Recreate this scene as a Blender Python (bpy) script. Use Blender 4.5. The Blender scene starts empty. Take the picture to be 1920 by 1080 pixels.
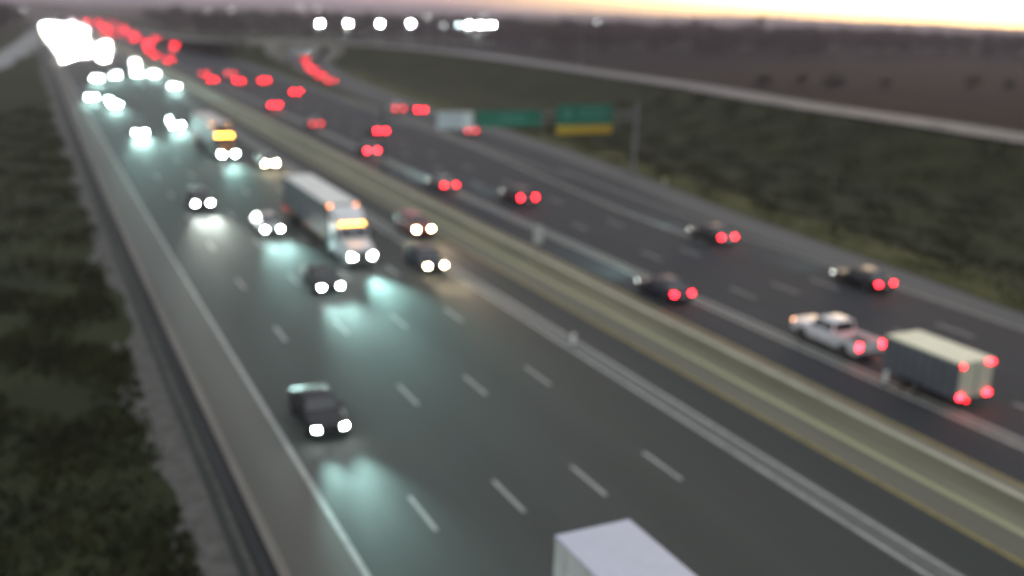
import bpy, bmesh, math, random
from mathutils import Vector, Matrix
random.seed(7)
sc = bpy.context.scene
COL = sc.collection
R = math.radians

# ------------------------------------------------------------------ camera
CAM_H = 19.12
cam_d = bpy.data.cameras.new('camera')
cam = bpy.data.objects.new('camera', cam_d); COL.objects.link(cam); sc.camera = cam
_rt = Vector((0.90024185, -0.43428595, 0.03098918)); _up = Vector((0.08910059, 0.2534324, 0.96324094))
_fw = Vector((0.42617567, 0.86438865, -0.26684559))
cam.matrix_world = Matrix(((_rt.x, _up.x, -_fw.x, 0), (_rt.y, _up.y, -_fw.y, 0), (_rt.z, _up.z, -_fw.z, CAM_H), (0, 0, 0, 1)))
cam_d.sensor_width = 36; cam_d.lens = 36 * 1877.7 / 1920
cam_d.clip_start = 0.5; cam_d.clip_end = 30000
cam_d.dof.use_dof = True            # the traffic camera is out of focus: focused nearer than the road
cam_d.dof.focus_distance = 11.5
cam_d.dof.aperture_fstop = 0.245
cam_d.dof.aperture_blades = 7

# ------------------------------------------------------------------ sky, sun, exposure
SUN_AZ = 50.0      # degrees from +Y towards +X
SUN_EL = 2.0
w = bpy.data.worlds.new('World'); sc.world = w; w.use_nodes = True
nt = w.node_tree; nt.nodes.clear()
sky = nt.nodes.new('ShaderNodeTexSky'); sky.sky_type = 'NISHITA'; sky.sun_disc = False
sky.sun_elevation = R(SUN_EL); sky.sun_rotation = R(SUN_AZ)
sky.air_density = .5; sky.dust_density = 1.5; sky.ozone_density = 1.5; sky.altitude = 150
# dusk cloud cover (standard overcast gradient) that thins out towards the afterglow
def N(t, **k):
    n = nt.nodes.new(t)
    for a_, b_ in k.items(): setattr(n, a_, b_)
    return n
def wire(a_, b_): nt.links.new(a_, b_)
tc = N('ShaderNodeTexCoord'); sep = N('ShaderNodeSeparateXYZ'); wire(tc.outputs['Generated'], sep.inputs[0])
grad = N('ShaderNodeMapRange'); wire(sep.outputs['Z'], grad.inputs['Value'])
grad.inputs['From Min'].default_value = 0; grad.inputs['From Max'].default_value = 1; grad.inputs['To Min'].default_value = 1 / 3; grad.inputs['To Max'].default_value = 1
cn = N('ShaderNodeTexNoise'); cn.inputs['Scale'].default_value = 3.0; cn.inputs['Detail'].default_value = 5; wire(tc.outputs['Generated'], cn.inputs['Vector'])
cr = N('ShaderNodeMapRange'); wire(cn.outputs[0], cr.inputs['Value']); cr.inputs['To Min'].default_value = .8; cr.inputs['To Max'].default_value = 1.2
cm = N('ShaderNodeMath', operation='MULTIPLY'); wire(grad.outputs[0], cm.inputs[0]); wire(cr.outputs[0], cm.inputs[1])
cc = N('ShaderNodeVectorMath', operation='SCALE'); wire(cm.outputs[0], cc.inputs['Scale'])
flat = N('ShaderNodeVectorMath', operation='MULTIPLY'); flat.inputs[1].default_value = (1, 1, 3); wire(tc.outputs['Generated'], flat.inputs[0])
nrm = N('ShaderNodeVectorMath', operation='NORMALIZE'); wire(flat.outputs[0], nrm.inputs[0])
dot = N('ShaderNodeVectorMath', operation='DOT_PRODUCT'); wire(nrm.outputs[0], dot.inputs[0]); dot.inputs[1].default_value = (math.sin(R(SUN_AZ)), math.cos(R(SUN_AZ)), .02)
pk = N('ShaderNodeMapRange', interpolation_type='SMOOTHSTEP'); wire(dot.outputs['Value'], pk.inputs['Value']); pk.inputs['From Min'].default_value = .55; pk.inputs['From Max'].default_value = .95
pm = N('ShaderNodeMix', data_type='RGBA'); wire(pk.outputs[0], pm.inputs['Factor']); pm.inputs[6].default_value = (3.0, 3.15, 3.2, 1); pm.inputs[7].default_value = (7.0, 3.0, 3.4, 1)   # cloud, and cloud flushed by the afterglow
wire(pm.outputs[2], cc.inputs[0])
gap = N('ShaderNodeMapRange', interpolation_type='SMOOTHSTEP'); wire(dot.outputs['Value'], gap.inputs['Value']); gap.inputs['From Min'].default_value = .82; gap.inputs['From Max'].default_value = 1.0
mixc = N('ShaderNodeMix', data_type='RGBA'); wire(gap.outputs[0], mixc.inputs['Factor']); wire(cc.outputs[0], mixc.inputs[6]); wire(sky.outputs[0], mixc.inputs[7])
bg = N('ShaderNodeBackground'); bg.inputs['Strength'].default_value = 0.1
wo = N('ShaderNodeOutputWorld')
wire(mixc.outputs[2], bg.inputs[0]); wire(bg.outputs[0], wo.inputs[0])
sun_d = bpy.data.lights.new('sun', 'SUN'); sun_d.energy = 0.05; sun_d.angle = R(12); sun_d.color = (1, .72, .5)
sun = bpy.data.objects.new('sun', sun_d); COL.objects.link(sun)
_sd = Vector((math.sin(R(SUN_AZ)) * math.cos(R(4)), math.cos(R(SUN_AZ)) * math.cos(R(4)), math.sin(R(4))))
sun.rotation_euler = _sd.to_track_quat('Z', 'Y').to_euler(); sun.location = (0, 0, 60)
vs = sc.view_settings; vs.view_transform = 'Standard'; vs.look = 'None'; vs.gamma = 1; vs.use_curve_mapping = False
vs.exposure = 2.0
sc.cycles.use_denoising = True
sc.cycles.sample_clamp_indirect = 3
sc.cycles.max_bounces = 5; sc.cycles.diffuse_bounces = 2; sc.cycles.glossy_bounces = 3
sc.cycles.use_adaptive_sampling = False
sc.cycles.caustics_reflective = False; sc.cycles.caustics_refractive = False

# ------------------------------------------------------------------ materials
MATS = {}
def mat(name, col, rough=.6, metal=0, spec=.5, var=.15, scale=4, bump=0, col2=None, detail=4, bscale=None, stretch=None, coat=0):
    if name in MATS: return MATS[name]
    m = bpy.data.materials.new(name); m.use_nodes = True; MATS[name] = m
    t = m.node_tree; b = t.nodes['Principled BSDF']
    b.inputs['Roughness'].default_value = rough; b.inputs['Metallic'].default_value = metal
    b.inputs['Specular IOR Level'].default_value = spec; b.inputs['Coat Weight'].default_value = coat
    g = t.nodes.new('ShaderNodeNewGeometry'); mp = t.nodes.new('ShaderNodeMapping')
    t.links.new(g.outputs['Position'], mp.inputs['Vector'])
    if stretch: mp.inputs['Scale'].default_value = stretch
    n = t.nodes.new('ShaderNodeTexNoise'); n.inputs['Scale'].default_value = scale; n.inputs['Detail'].default_value = detail
    n.inputs['Roughness'].default_value = .65
    t.links.new(mp.outputs[0], n.inputs['Vector'])
    r = t.nodes.new('ShaderNodeValToRGB'); r.color_ramp.elements[0].position = .3; r.color_ramp.elements[1].position = .7
    c2 = col2 or tuple(min(1, c * (1 + var)) for c in col); c1 = col if col2 else tuple(c * (1 - var) for c in col)
    r.color_ramp.elements[0].color = (*c1, 1); r.color_ramp.elements[1].color = (*c2, 1)
    t.links.new(n.outputs[0], r.inputs[0]); t.links.new(r.outputs[0], b.inputs['Base Color'])
    if bump:
        n2 = t.nodes.new('ShaderNodeTexNoise'); n2.inputs['Scale'].default_value = bscale or scale * 6; n2.inputs['Detail'].default_value = 3
        t.links.new(g.outputs['Position'], n2.inputs['Vector'])
        bp = t.nodes.new('ShaderNodeBump'); bp.inputs['Strength'].default_value = bump; bp.inputs['Distance'].default_value = .05
        t.links.new(n2.outputs[0], bp.inputs['Height']); t.links.new(bp.outputs[0], b.inputs['Normal'])
    return m
EM = .45
def glow(name, col, strength):
    strength *= EM; key = '%s_%g' % (name, strength)
    if key in MATS: return MATS[key]
    m = bpy.data.materials.new(key); m.use_nodes = True; MATS[key] = m
    t = m.node_tree; b = t.nodes['Principled BSDF']
    b.inputs['Base Color'].default_value = (*[.3 + .5 * c for c in col], 1); b.inputs['Roughness'].default_value = .2
    b.inputs['Emission Color'].default_value = (*col, 1); b.inputs['Emission Strength'].default_value = strength
    # the lens is a little brighter at its filament than at its rim
    g = t.nodes.new('ShaderNodeNewGeometry'); n = t.nodes.new('ShaderNodeTexNoise'); n.inputs['Scale'].default_value = 9
    mr = t.nodes.new('ShaderNodeMapRange'); mr.inputs['To Min'].default_value = strength * .7; mr.inputs['To Max'].default_value = strength * 1.3
    t.links.new(g.outputs['Position'], n.inputs['Vector']); t.links.new(n.outputs[0], mr.inputs['Value']); t.links.new(mr.outputs[0], b.inputs['Emission Strength'])
    return m

ASPH = mat('asphalt', (.034, .0375, .036), rough=.78, spec=.22, var=.16, scale=.35, bump=.25, bscale=30, stretch=(1, .06, 1))
ASPH_R = mat('asphalt_blue', (.027, .031, .037), rough=.80, spec=.16, var=.16, scale=.35, bump=.25, bscale=30, stretch=(1, .06, 1))
SHO_L = mat('shoulder_brown', (.070, .067, .061), rough=.8, var=.14, scale=.5, bump=.3, bscale=25, stretch=(1, .08, 1))
SHO_M = mat('shoulder_tan', (.105, .100, .078), rough=.8, var=.2, scale=.5, bump=.3, bscale=25, stretch=(1, .05, 1))
SHO_R = mat('shoulder_grey', (.068, .072, .075), spec=.25, rough=.8, var=.12, scale=.4, bump=.3, bscale=25, stretch=(1, .06, 1))
BUFF = mat('buffer_pavement', (.066, .069, .067), spec=.25, rough=.75, var=.2, scale=.6, stretch=(1, .05, 1))
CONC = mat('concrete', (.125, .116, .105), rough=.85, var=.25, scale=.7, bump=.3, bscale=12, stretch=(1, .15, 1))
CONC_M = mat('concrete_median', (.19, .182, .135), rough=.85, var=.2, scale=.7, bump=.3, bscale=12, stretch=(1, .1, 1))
FOOT_STRIP = mat('gutter_concrete', (.37, .36, .23), rough=.85, var=.22, scale=.5, stretch=(1, .08, 1))  # flat pale strip along the foot of the median barrier
CONC_K = mat('shade_dark_concrete', (.030, .031, .036), rough=.8, var=.3, scale=.6, stretch=(1, .3, 1), bump=.2, bscale=8)  # shade on the left barrier's face, put into a dark base colour
CONC_P = mat('concrete_pale', (.28, .27, .24), rough=.9, var=.15, scale=.3, bump=.2, bscale=4)
GRAVEL = mat('gravel', (.085, .083, .078), rough=.95, spec=.2, var=.35, scale=1.2, bump=.8, bscale=9)
WHITE_P = mat('white_paint', (.27, .275, .268), rough=.65, var=.28, scale=1.6)
YELL_P = mat('yellow_paint', (.20, .155, .045), rough=.7, var=.3, scale=1.5)
def grass_mat(name, a, b, scale):
    m = mat(name, a, rough=.95, spec=.1, scale=scale, bump=.9, bscale=2.2, col2=b, detail=8)
    return m
GRASS = grass_mat('grass_ground', (.015, .019, .009), (.031, .035, .014), .11)
BLADE = mat('grass_blades', (.017, .024, .009), rough=.85, spec=.15, scale=.25, col2=(.046, .049, .018), detail=6)
LEAF = mat('leaves', (.026, .027, .018), rough=.8, spec=.15, scale=.5, col2=(.05, .045, .026))
LEAF_B = mat('leaves_brown', (.034, .027, .025), rough=.8, spec=.1, scale=.5, col2=(.05, .037, .031))
BARK = mat('bark', (.05, .042, .035), rough=.95, scale=3)
STEEL = mat('galvanised_steel', (.22, .225, .23), rough=.5, metal=.5, scale=2)
STEEL_D = mat('dark_steel', (.06, .06, .065), rough=.5, metal=.4, scale=2)
GREEN_S = mat('sign_green', (.006, .12, .075), rough=.4, var=.12, scale=1)
GREEN_T = mat('sign_green_pale', (.06, .22, .17), rough=.4, var=.12, scale=1)
YEL_S = mat('sign_yellow', (.42, .26, .015), rough=.4, var=.1, scale=1)
WHT_S = mat('sign_white', (.42, .44, .48), rough=.4, var=.1, scale=1)
PALE_M = mat('sign_legend', (.40, .52, .48), rough=.4)
BLK_S = mat('sign_black', (.015, .015, .017), rough=.5)
RUBBER = mat('rubber', (.018, .018, .018), rough=.85, scale=8)
RIM = mat('alloy', (.32, .32, .33), rough=.35, metal=.8, scale=8)
GLASS = mat('car_glass', (.012, .014, .018), rough=.06, spec=.8, var=.1)
TRIM = mat('black_trim', (.02, .02, .022), rough=.55, scale=6)
CHROME = mat('chrome', (.5, .5, .52), rough=.2, metal=1, scale=6)
PLATE = mat('plate_white', (.55, .56, .58), rough=.5)
PAINT = {}
for n_, c_ in dict(black=(.007, .008, .012), navy=(.012, .016, .035), grey=(.10, .105, .11), silver=(.32, .33, .35), white=(.60, .61, .64),
                   red=(.22, .02, .03), charcoal=(.02, .021, .025), blue=(.03, .06, .15), beige=(.30, .27, .22), green=(.03, .06, .045)).items():
    PAINT[n_] = mat('paint_' + n_, c_, rough=.32, spec=.28 if n_ in ('black', 'charcoal', 'navy') else .5, var=.1, scale=2.5, metal=.15 if n_ in ('silver', 'grey') else 0, coat=0 if n_ in ('black', 'charcoal', 'navy') else .3)
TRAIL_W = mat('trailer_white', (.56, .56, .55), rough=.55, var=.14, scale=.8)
TRAIL_C = mat('trailer_cream', (.55, .56, .44), rough=.55, var=.1, scale=.8)
TRAIL_D = mat('trailer_grey', (.10, .115, .135), rough=.5, var=.15, scale=.8)

# ------------------------------------------------------------------ mesh helpers
class MB:
    def __init__(s): s.v = []; s.f = []
    def add(s, vs_, fs_):
        o = len(s.v); s.v += [tuple(q) for q in vs_]; s.f += [tuple(i + o for i in q) for q in fs_]; return s
    def box(s, x0, x1, y0, y1, z0, z1):
        return s.add([(x0, y0, z0), (x1, y0, z0), (x1, y1, z0), (x0, y1, z0), (x0, y0, z1), (x1, y0, z1), (x1, y1, z1), (x0, y1, z1)],
                     [(0, 3, 2, 1), (4, 5, 6, 7), (0, 1, 5, 4), (1, 2, 6, 5), (2, 3, 7, 6), (3, 0, 4, 7)])
    def loft(s, rings, cap=True):
        n = len(rings[0]); o = len(s.v)
        for r in rings: s.v += [tuple(q) for q in r]
        for i in range(len(rings) - 1):
            for j in range(n):
                k = (j + 1) % n
                s.f.append((o + i * n + j, o + i * n + k, o + (i + 1) * n + k, o + (i + 1) * n + j))
        if cap:
            s.f.append(tuple(o + j for j in range(n - 1, -1, -1))); s.f.append(tuple(o + (len(rings) - 1) * n + j for j in range(n)))
        return s
    def tube(s, a, b, r0, r1=None, n=10):
        a = Vector(a); b = Vector(b); d = (b - a).normalized(); r1 = r0 if r1 is None else r1
        u = d.orthogonal().normalized(); v = d.cross(u)
        ring = lambda c, r: [c + (u * math.cos(t) + v * math.sin(t)) * r for t in [2 * math.pi * k / n for k in range(n)]]
        return s.loft([ring(a, r0), ring(b, r1)])
    def lathe_x(s, prof, cx, cy, cz, n=18):   # profile of (x, r) about an axis along x
        rings = [[(cx + x, cy + r * math.cos(2 * math.pi * k / n), cz + r * math.sin(2 * math.pi * k / n)) for k in range(n)] for x, r in prof]
        return s.loft(rings)
    def mesh(s, name, m, smooth=False, bevel=0):
        me = bpy.data.meshes.new(name); me.from_pydata(s.v, [], s.f)
        bm = bmesh.new(); bm.from_mesh(me)
        bmesh.ops.recalc_face_normals(bm, faces=bm.faces)
        if bevel: bmesh.ops.bevel(bm, geom=bm.edges[:], offset=bevel, segments=2, affect='EDGES', profile=.6, clamp_overlap=True)
        bm.to_mesh(me); bm.free()
        if smooth:
            for q in me.polygons: q.use_smooth = True
            try: me.set_sharp_from_angle(angle=R(38))
            except Exception: pass
        me.materials.append(m); return me
    def build(s, name, m, parent=None, **k): return link(name, s.mesh(name, m, **k), parent)
def link(name, me, parent=None, loc=None):
    o = bpy.data.objects.new(name, me); COL.objects.link(o)
    if parent: o.parent = parent
    if loc: o.location = loc
    return o
def tag(o, label=None, cat=None, group=None, kind=None):
    if label: o['label'] = label
    if cat: o['category'] = cat
    if group: o['group'] = group
    if kind: o['kind'] = kind
    return o
def empty(name, loc=(0, 0, 0), rz=0):
    o = bpy.data.objects.new(name, None); COL.objects.link(o); o.location = loc; o.rotation_euler.z = rz; o.empty_display_size = .3; return o
def lerp(a, b, t): return a + (b - a) * t
def interp(pts, y):
    if y <= pts[0][0]: return pts[0][1]
    for (a, b), (c, d) in zip(pts, pts[1:]):
        if y <= c: return lerp(b, d, (y - a) / (c - a))
    return pts[-1][1]
def drift(y):       # the motorway bends very slightly to the right with distance
    return 0.011 * (math.sqrt((y - 100) ** 2 + 2500) + (y - 100)) / 2 - 0.1
def ys(y0, y1, st=8.0):
    n = max(1, int(math.ceil((y1 - y0) / st))); return [lerp(y0, y1, i / n) for i in range(n + 1)]
def strip(name, m, xa, xb, y0, y1, z, parent=None, st=8.0, d=True):
    fa = xa if callable(xa) else (lambda y: xa + (drift(y) if d else 0)); fb = xb if callable(xb) else (lambda y: xb + (drift(y) if d else 0))
    Y = ys(y0, y1, st); v = []; f = []
    for y in Y: v += [(fa(y), y, z), (fb(y), y, z)]
    for i in range(len(Y) - 1): f.append((2 * i, 2 * i + 1, 2 * i + 3, 2 * i + 2))
    mb = MB(); mb.add(v, f); return mb.build(name, m, parent)
Y0, YE = -30, 1500

# ------------------------------------------------------------------ terrain
FLY = [(150, -60, 2.6), (138, 20, 3.4), (124, 80, 4.4), (121, 110, 5.0), (122, 139, 5.0), (126, 175, 5.2), (127.5, 220, 5.3), (128.5, 270, 5.5), (126, 310, 5.7), (119, 338, 5.9), (108, 352, 6.0), (96, 357, 6.0), (80, 360, 5.9), (69, 372, 5.5), (65, 395, 4.9), (65, 440, 3.8), (66, 520, 2.2), (68, 600, .9), (70, 690, .1)]
def catmull(P, per=6):
    out = []
    for i in range(len(P) - 1):
        p0 = Vector(P[max(0, i - 1)]); p1 = Vector(P[i]); p2 = Vector(P[i + 1]); p3 = Vector(P[min(len(P) - 1, i + 2)])
        for k in range(per):
            t = k / per
            out.append(.5 * ((2 * p1) + (p2 - p0) * t + (2 * p0 - 5 * p1 + 4 * p2 - p3) * t * t + (-p0 + 3 * p1 - 3 * p2 + p3) * t ** 3))
    out.append(Vector(P[-1])); return out
FC = catmull(FLY)
RAMP_R = [(0, 60.5), (44, 61.1), (56, 62.6), (70, 63.8), (83, 65), (99, 67.6), (124, 70.6), (142, 71.8), (185, 73.7), (229, 77.6), (262, 81.5), (295, 86.7), (340, 95.5), (387, 105.6), (440, 119), (520, 145)]
CARR_R = [(0, 57.6), (70, 57.9), (110, 59.2), (168, 62.7), (216, 63.6), (319, 66.7), (400, 67.8), (700, 70), (1500, 82)]
RAMP_L = [(0, 57.6), (70, 57.9), (110, 59.2), (168, 62.7), (237, 69.3), (273, 72), (300, 75.5), (334, 80.5), (387, 92), (440, 106), (520, 133)]
def rampR(y): return interp(RAMP_R, y)
def carrR(y): return interp(CARR_R, y)
def rampL(y): return interp(RAMP_L, y)
def hill(x, y, s): return math.sin(x * .037 * s + 1.3) * math.cos(y * .029 * s + .4) + .5 * math.sin(x * .09 * s + y * .07 * s)
def terrain(x, y):
    xl = x - drift(y)
    if xl < 5.0:
        t = 5.0 - xl; z = -.06 - min(2.4, .09 * max(0, t - 1.5)) + .12 * hill(x, y, 3) * min(1, t / 4)
        return z
    if x < (rampR(y) if y < 400 else carrR(y)) + 1.0 and not (y > 168 and carrR(y) + .8 < x < rampL(y) - .8): return -.06
    e = rampR(y) if x > rampR(y) else carrR(y)
    z = -.06
    z -= min(1.3, .10 * max(0, x - e - 2)) * (1 if x > rampR(y) else .2)
    z += .16 * hill(x, y, 2)* min(1, (x - e) / 6)
    if x < 240 and y < 720:
        best = -9
        for c in FC:
            if abs(c.x - x) < 26 and abs(c.y - y) < 26:
                d = math.hypot(c.x - x, c.y - y); b = c.z - .45 - max(0, d - 6.2) / 2.4
                if b > best: best = b
        if best > z:
            # keep the slip road's gap open under the bridge
            cl = rampL(y) - 1.5; cr = rampR(y) + 1.5
            if cl - 6 < x < cr + 6:
                k = max(0, (cl - x) / 6 if x < cl else (x - cr) / 6 if x > cr else 0); best = lerp(-.06, best, min(1, k))
            if best > z: z = best
    if y > 168 and carrR(y) < x < rampL(y): z = min(max(z, -.3), 5.6)
    return z
def axis(parts):
    out = []
    for a, b, st in parts: out += ys(a, b, st)[:-1]
    return out + [parts[-1][1]]
gx = axis([(-7800, -1000, 1700), (-1000, -200, 160), (-200, -40, 20), (-40, 4, 1.6), (4, 60, 7), (60, 150, 2.2), (150, 300, 8), (300, 1000, 60), (1000, 7800, 1700)])
gy = axis([(-400, -40, 60), (-40, 20, 10), (20, 140, 2.5), (140, 450, 4), (450, 720, 10), (720, 1500, 60), (1500, 8300, 1700)])
v = []; f = []
for y in gy:
    for x in gx: v.append((x, y, terrain(x, y)))
nx = len(gx)
for j in range(len(gy) - 1):
    for i in range(nx - 1):
        a = j * nx + i; f.append((a, a + 1, a + nx + 1, a + nx))
mb = MB(); mb.add(v, f); ground = mb.build('ground', GRASS, smooth=True); tag(ground, kind='structure')
# low distant ridge that makes the skyline
v = []; f = []; RID = []
for i in range(181):
    a = R(-30 + 130 * i / 180); d = 6500
    h = 26 + 7 * math.sin(i * .21) + 4 * math.sin(i * .53 + 1) + 1.5 * math.sin(i * 1.7)
    h += 26 * max(0, min(1, (80 - i) / 35))
    v += [(math.sin(a) * (d - 900), math.cos(a) * (d - 900), -2), (math.sin(a) * d, math.cos(a) * d, h), (math.sin(a) * (d + 900), math.cos(a) * (d + 900), -2)]
    if i < 180:
        b = 3 * i; f += [(b, b + 3, b + 4, b + 1), (b + 1, b + 4, b + 5, b + 2)]
mb = MB(); mb.add(v, f); ridge = mb.build('distant_hills', mat('hill_woods', (.035, .036, .035), rough=1, spec=.05, scale=.004, col2=(.06, .055, .045)), smooth=True); tag(ridge, kind='structure')

# ------------------------------------------------------------------ roads
road_l = strip('oncoming_carriageway', ASPH, 5.4, 34.55, Y0, YE, 0); tag(road_l, kind='structure')
road_r = strip('outbound_carriageway', ASPH_R, lambda y: 34.55 + drift(y), carrR, Y0, YE, 0); tag(road_r, kind='structure')
ramp = strip('exit_ramp', ASPH_R, rampL, rampR, Y0, 520, 0, st=6); tag(ramp, kind='structure')
strip('shoulder', SHO_L, 6.3, 9.30, Y0, 900, .004, road_l)
strip('shoulder', SHO_M, 32.05, 34.3, Y0, 900, .004, road_l)
strip('shoulder', SHO_M, 34.8, 37.42, Y0, 900, .004, road_r)
strip('gutter', FOOT_STRIP, 33.72, 34.25, Y0, 900, .008, road_l); strip('buffer_strip', BUFF, 27.7, 29.2, Y0, 700, .004, road_l)
strip('buffer_strip', BUFF, 40.9, 42.1, Y0, 700, .004, road_r)
strip('shoulder', SHO_R, lambda y: min(rampR(y) - 1.2, max(58.2 + .06 * max(0, y - 70), rampR(y) - 4.4)), lambda y: rampR(y) - .05, Y0, 420, .004, ramp, st=6)
strip('shoulder', SHO_R, lambda y: carrR(y) - 2.6, lambda y: carrR(y) - .05, 215, 900, .004, road_r)
# pale concrete gore where the slip road leaves
strip('gore_pavement', BUFF, lambda y: carrR(y) - lerp(.5, 3.2, min(1, (y - 105) / 45)), lambda y: carrR(y) - .06, 105, 212, .004, road_r)
strip('gore_pavement', SHO_R, lambda y: rampL(y) + .06, lambda y: rampL(y) + lerp(.4, 2.8, min(1, (y - 150) / 60)), 150, 330, .004, ramp)
# gravel beside the left barrier
gr = MB(); Y = ys(Y0, 420, 1.5); v = []; f = []
for i, y in enumerate(Y):
    e = 4.45 + .35 * math.sin(y * .21) + .25 * math.sin(y * .83 + 1) - .3 * math.sin(y * .05)
    v += [(e - .6 + drift(y), y, terrain(e - .6 + drift(y), y) - .02), (e + drift(y), y, -.03), (5.98 + drift(y), y, .005)]
for i in range(len(Y) - 1):
    b = 3 * i; f += [(b, b + 1, b + 4, b + 3), (b + 1, b + 2, b + 5, b + 4)]
gr.add(v, f); tag(gr.build('gravel_verge', GRAVEL), kind='structure')
# painted lines
Z1 = .008
def line(x, wd, m, y0, y1, par, name='edge_line'): return strip(name, m, x - wd / 2, x + wd / 2, y0, y1, Z1, par)
line(9.44, .22, WHITE_P, Y0, 800, road_l)
line(27.95, .20, WHITE_P, Y0, 600, road_l, 'buffer_line'); line(28.5, .07, WHITE_P, Y0, 160, road_l, 'buffer_line'); line(28.95, .20, WHITE_P, Y0, 600, road_l, 'buffer_line')
line(31.9, .24, YELL_P, Y0, 600, road_l, 'yellow_line'); line(37.55, .24, YELL_P, Y0, 600, road_r, 'yellow_line')
line(41.1, .20, WHITE_P, Y0, 600, road_r, 'buffer_line'); line(41.9, .20, WHITE_P, Y0, 600, road_r, 'buffer_line')
EX = [(70, 53.4), (85, 53.7), (104, 55.5), (119, 57.3), (135, 58.6), (165, 61)]
strip('exit_lane_line', WHITE_P, lambda y: interp(EX, y) - .14, lambda y: interp(EX, y) + .14, 70, 150, Z1, road_r, st=4)
strip('edge_line', WHITE_P, lambda y: carrR(y) - .5, lambda y: carrR(y) - .3, 190, 600, .012, road_r)
strip('edge_line', WHITE_P, lambda y: min(58.0 + .06 * max(0, y - 70), rampR(y) - 3.2) - .1, lambda y: min(58.0 + .06 * max(0, y - 70), rampR(y) - 3.2) + .1, Y0, 110, .012, ramp)
dm = MB().add([(-.085, -1.5, 0), (.085, -1.5, 0), (.085, 1.5, 0), (-.085, 1.5, 0)], [(0, 1, 2, 3)]).mesh('lane_dash', WHITE_P)
def dashes(x, ph, par, near=190, far=700):
    y = ph
    while y > Y0 + 14: y -= 12
    q = MB()
    while y < far:
        if y < near: link('lane_dash', dm, par, (x + drift(y), y, Z1))
        else:
            d = drift(y); q.add([(x + d - .085, y - 1.5, Z1), (x + d + .085, y - 1.5, Z1), (x + d + .085, y + 1.5, Z1), (x + d - .085, y + 1.5, Z1)], [(0, 1, 2, 3)])
        y += 12
    tag(q.build('far_lane_dashes', WHITE_P, par), kind='stuff')
for i in range(4): dashes(12.82 + 3.75 * i, 33.3, road_l)
for x in (45.75, 49.6): dashes(x, 55.1, road_r)
for y in range(-5, 66, 12): link('lane_dash', dm, road_r, (53.4, y + .1, Z1))

# greener mown strip along the right-hand shoulder, and the dark field beyond the flyover
def sheet(name, m, xs, Y, dz):
    v = []; f = []; n = len(xs(Y[0]))
    for y in Y:
        for x in xs(y): v.append((x, y, terrain(x, y) + dz))
    for j in range(len(Y) - 1):
        for i in range(n - 1): a = j * n + i; f.append((a, a + 1, a + n + 1, a + n))
    mb = MB(); mb.add(v, f); o = mb.build(name, m, smooth=True); tag(o, kind='structure'); return o
MOWN = mat('mown_grass', (.032, .036, .014), rough=.95, spec=.1, scale=.5, col2=(.066, .068, .026), detail=8, bump=.6, bscale=4)
sheet('mown_verge', MOWN, lambda y: [rampR(y) + t + (.9 * math.sin(y * .11 + t) + .5 * math.sin(y * .37)) * (t > 4) for t in (.25, 1, 2, 3, 4, 5.2, 6.4)], ys(10, 300, 2.5), .10)
sheet('field', mat('ploughed_field', (.010, .0095, .0095), rough=1, spec=.03, scale=.02, col2=(.018, .0165, .015), stretch=(1, .3, 1)), lambda y: [142 + 8 * math.sin(y * .05) * 0 + t for t in [0, 4, 8, 14, 20, 30, 40, 52, 66, 82, 100, 130, 180, 250, 340, 460, 600]], ys(40, 560, 5), .30)

# ------------------------------------------------------------------ barriers
def barrier(xc, y0, y1, m, h=1.05, base=.42, top=.11):
    prof = [(-base, -.05), (-base, .08), (-base + .17, .33), (-top - .02, h - .03), (-top + .03, h), (top - .03, h), (top + .02, h - .03), (base - .17, .33), (base, .08), (base, -.05)]
    mb = MB(); mb.loft([[(xc + drift(y) + px, y, pz) for px, pz in prof] for y in ys(y0, y1, 6)]); return mb
o = barrier(6.46, Y0, 1200, CONC_K, 1.05, .31).build('concrete_barrier', CONC_K); MB().loft([[(6.46 + drift(y) + a, y, b) for a, b in ((-.16, 1.052), (.17, 1.052), (.17, 1.10), (-.16, 1.10))] for y in ys(Y0, 1200, 6)]).build('lit_top_strip', CONC, o); tag(o, 'concrete barrier with shade-dark face and lightened top between the grassy verge and the oncoming lanes', 'barrier')  # body coloured for its shade; thin lighter strip stands for the skylit top
o = barrier(34.55, Y0, 1200, CONC_M).build('concrete_barrier', CONC_M); MB().loft([[(34.55 + drift(y) + a, y, b) for a, b in ((-.17, 1.052), (.17, 1.052), (.17, 1.10), (-.17, 1.10))] for y in ys(Y0, 1200, 6)]).build('lit_top_strip', mat('lit_top_pale', (.33, .32, .25), rough=.85, var=.2, scale=.7), o); tag(o, 'pale median concrete barrier between the two directions of traffic', 'barrier')  # added top strip, its paler colour carries the sky's light

# ------------------------------------------------------------------ flyover road, bridge, left side road
def ribbon(name, m, pts, hw, dz, parent=None, off=0.0, skirt=.0):
    v = []; f = []
    for i, c in enumerate(pts):
        t = (pts[min(i + 1, len(pts) - 1)] - pts[max(0, i - 1)]); n = Vector((t.y, -t.x, 0)).normalized()
        v += [tuple(c + n * (off - hw) + Vector((0, 0, dz))), tuple(c + n * (off + hw) + Vector((0, 0, dz)))]
    for i in range(len(pts) - 1): f.append((2 * i, 2 * i + 1, 2 * i + 3, 2 * i + 2))
    mb = MB(); mb.add(v, f); return mb.build(name, m, parent)
ASPH_F = mat('asphalt_old', (.098, .100, .105), rough=.75, var=.1, scale=.2)
fly = ribbon('flyover_road', ASPH_F, FC, 5.6, 0); tag(fly, kind='structure')
ribbon('edge_line', WHITE_P, FC, .1, .006, fly, -4.1); ribbon('edge_line', WHITE_P, FC, .1, .006, fly, 4.1)
ribbon('shoulder', SHO_R, FC, .7, .004, fly, -4.9); ribbon('shoulder', SHO_R, FC, .7, .004, fly, 4.9)
BR = [c for c in FC if 74 <= c.x <= 103 and 345 < c.y < 366]
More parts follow.
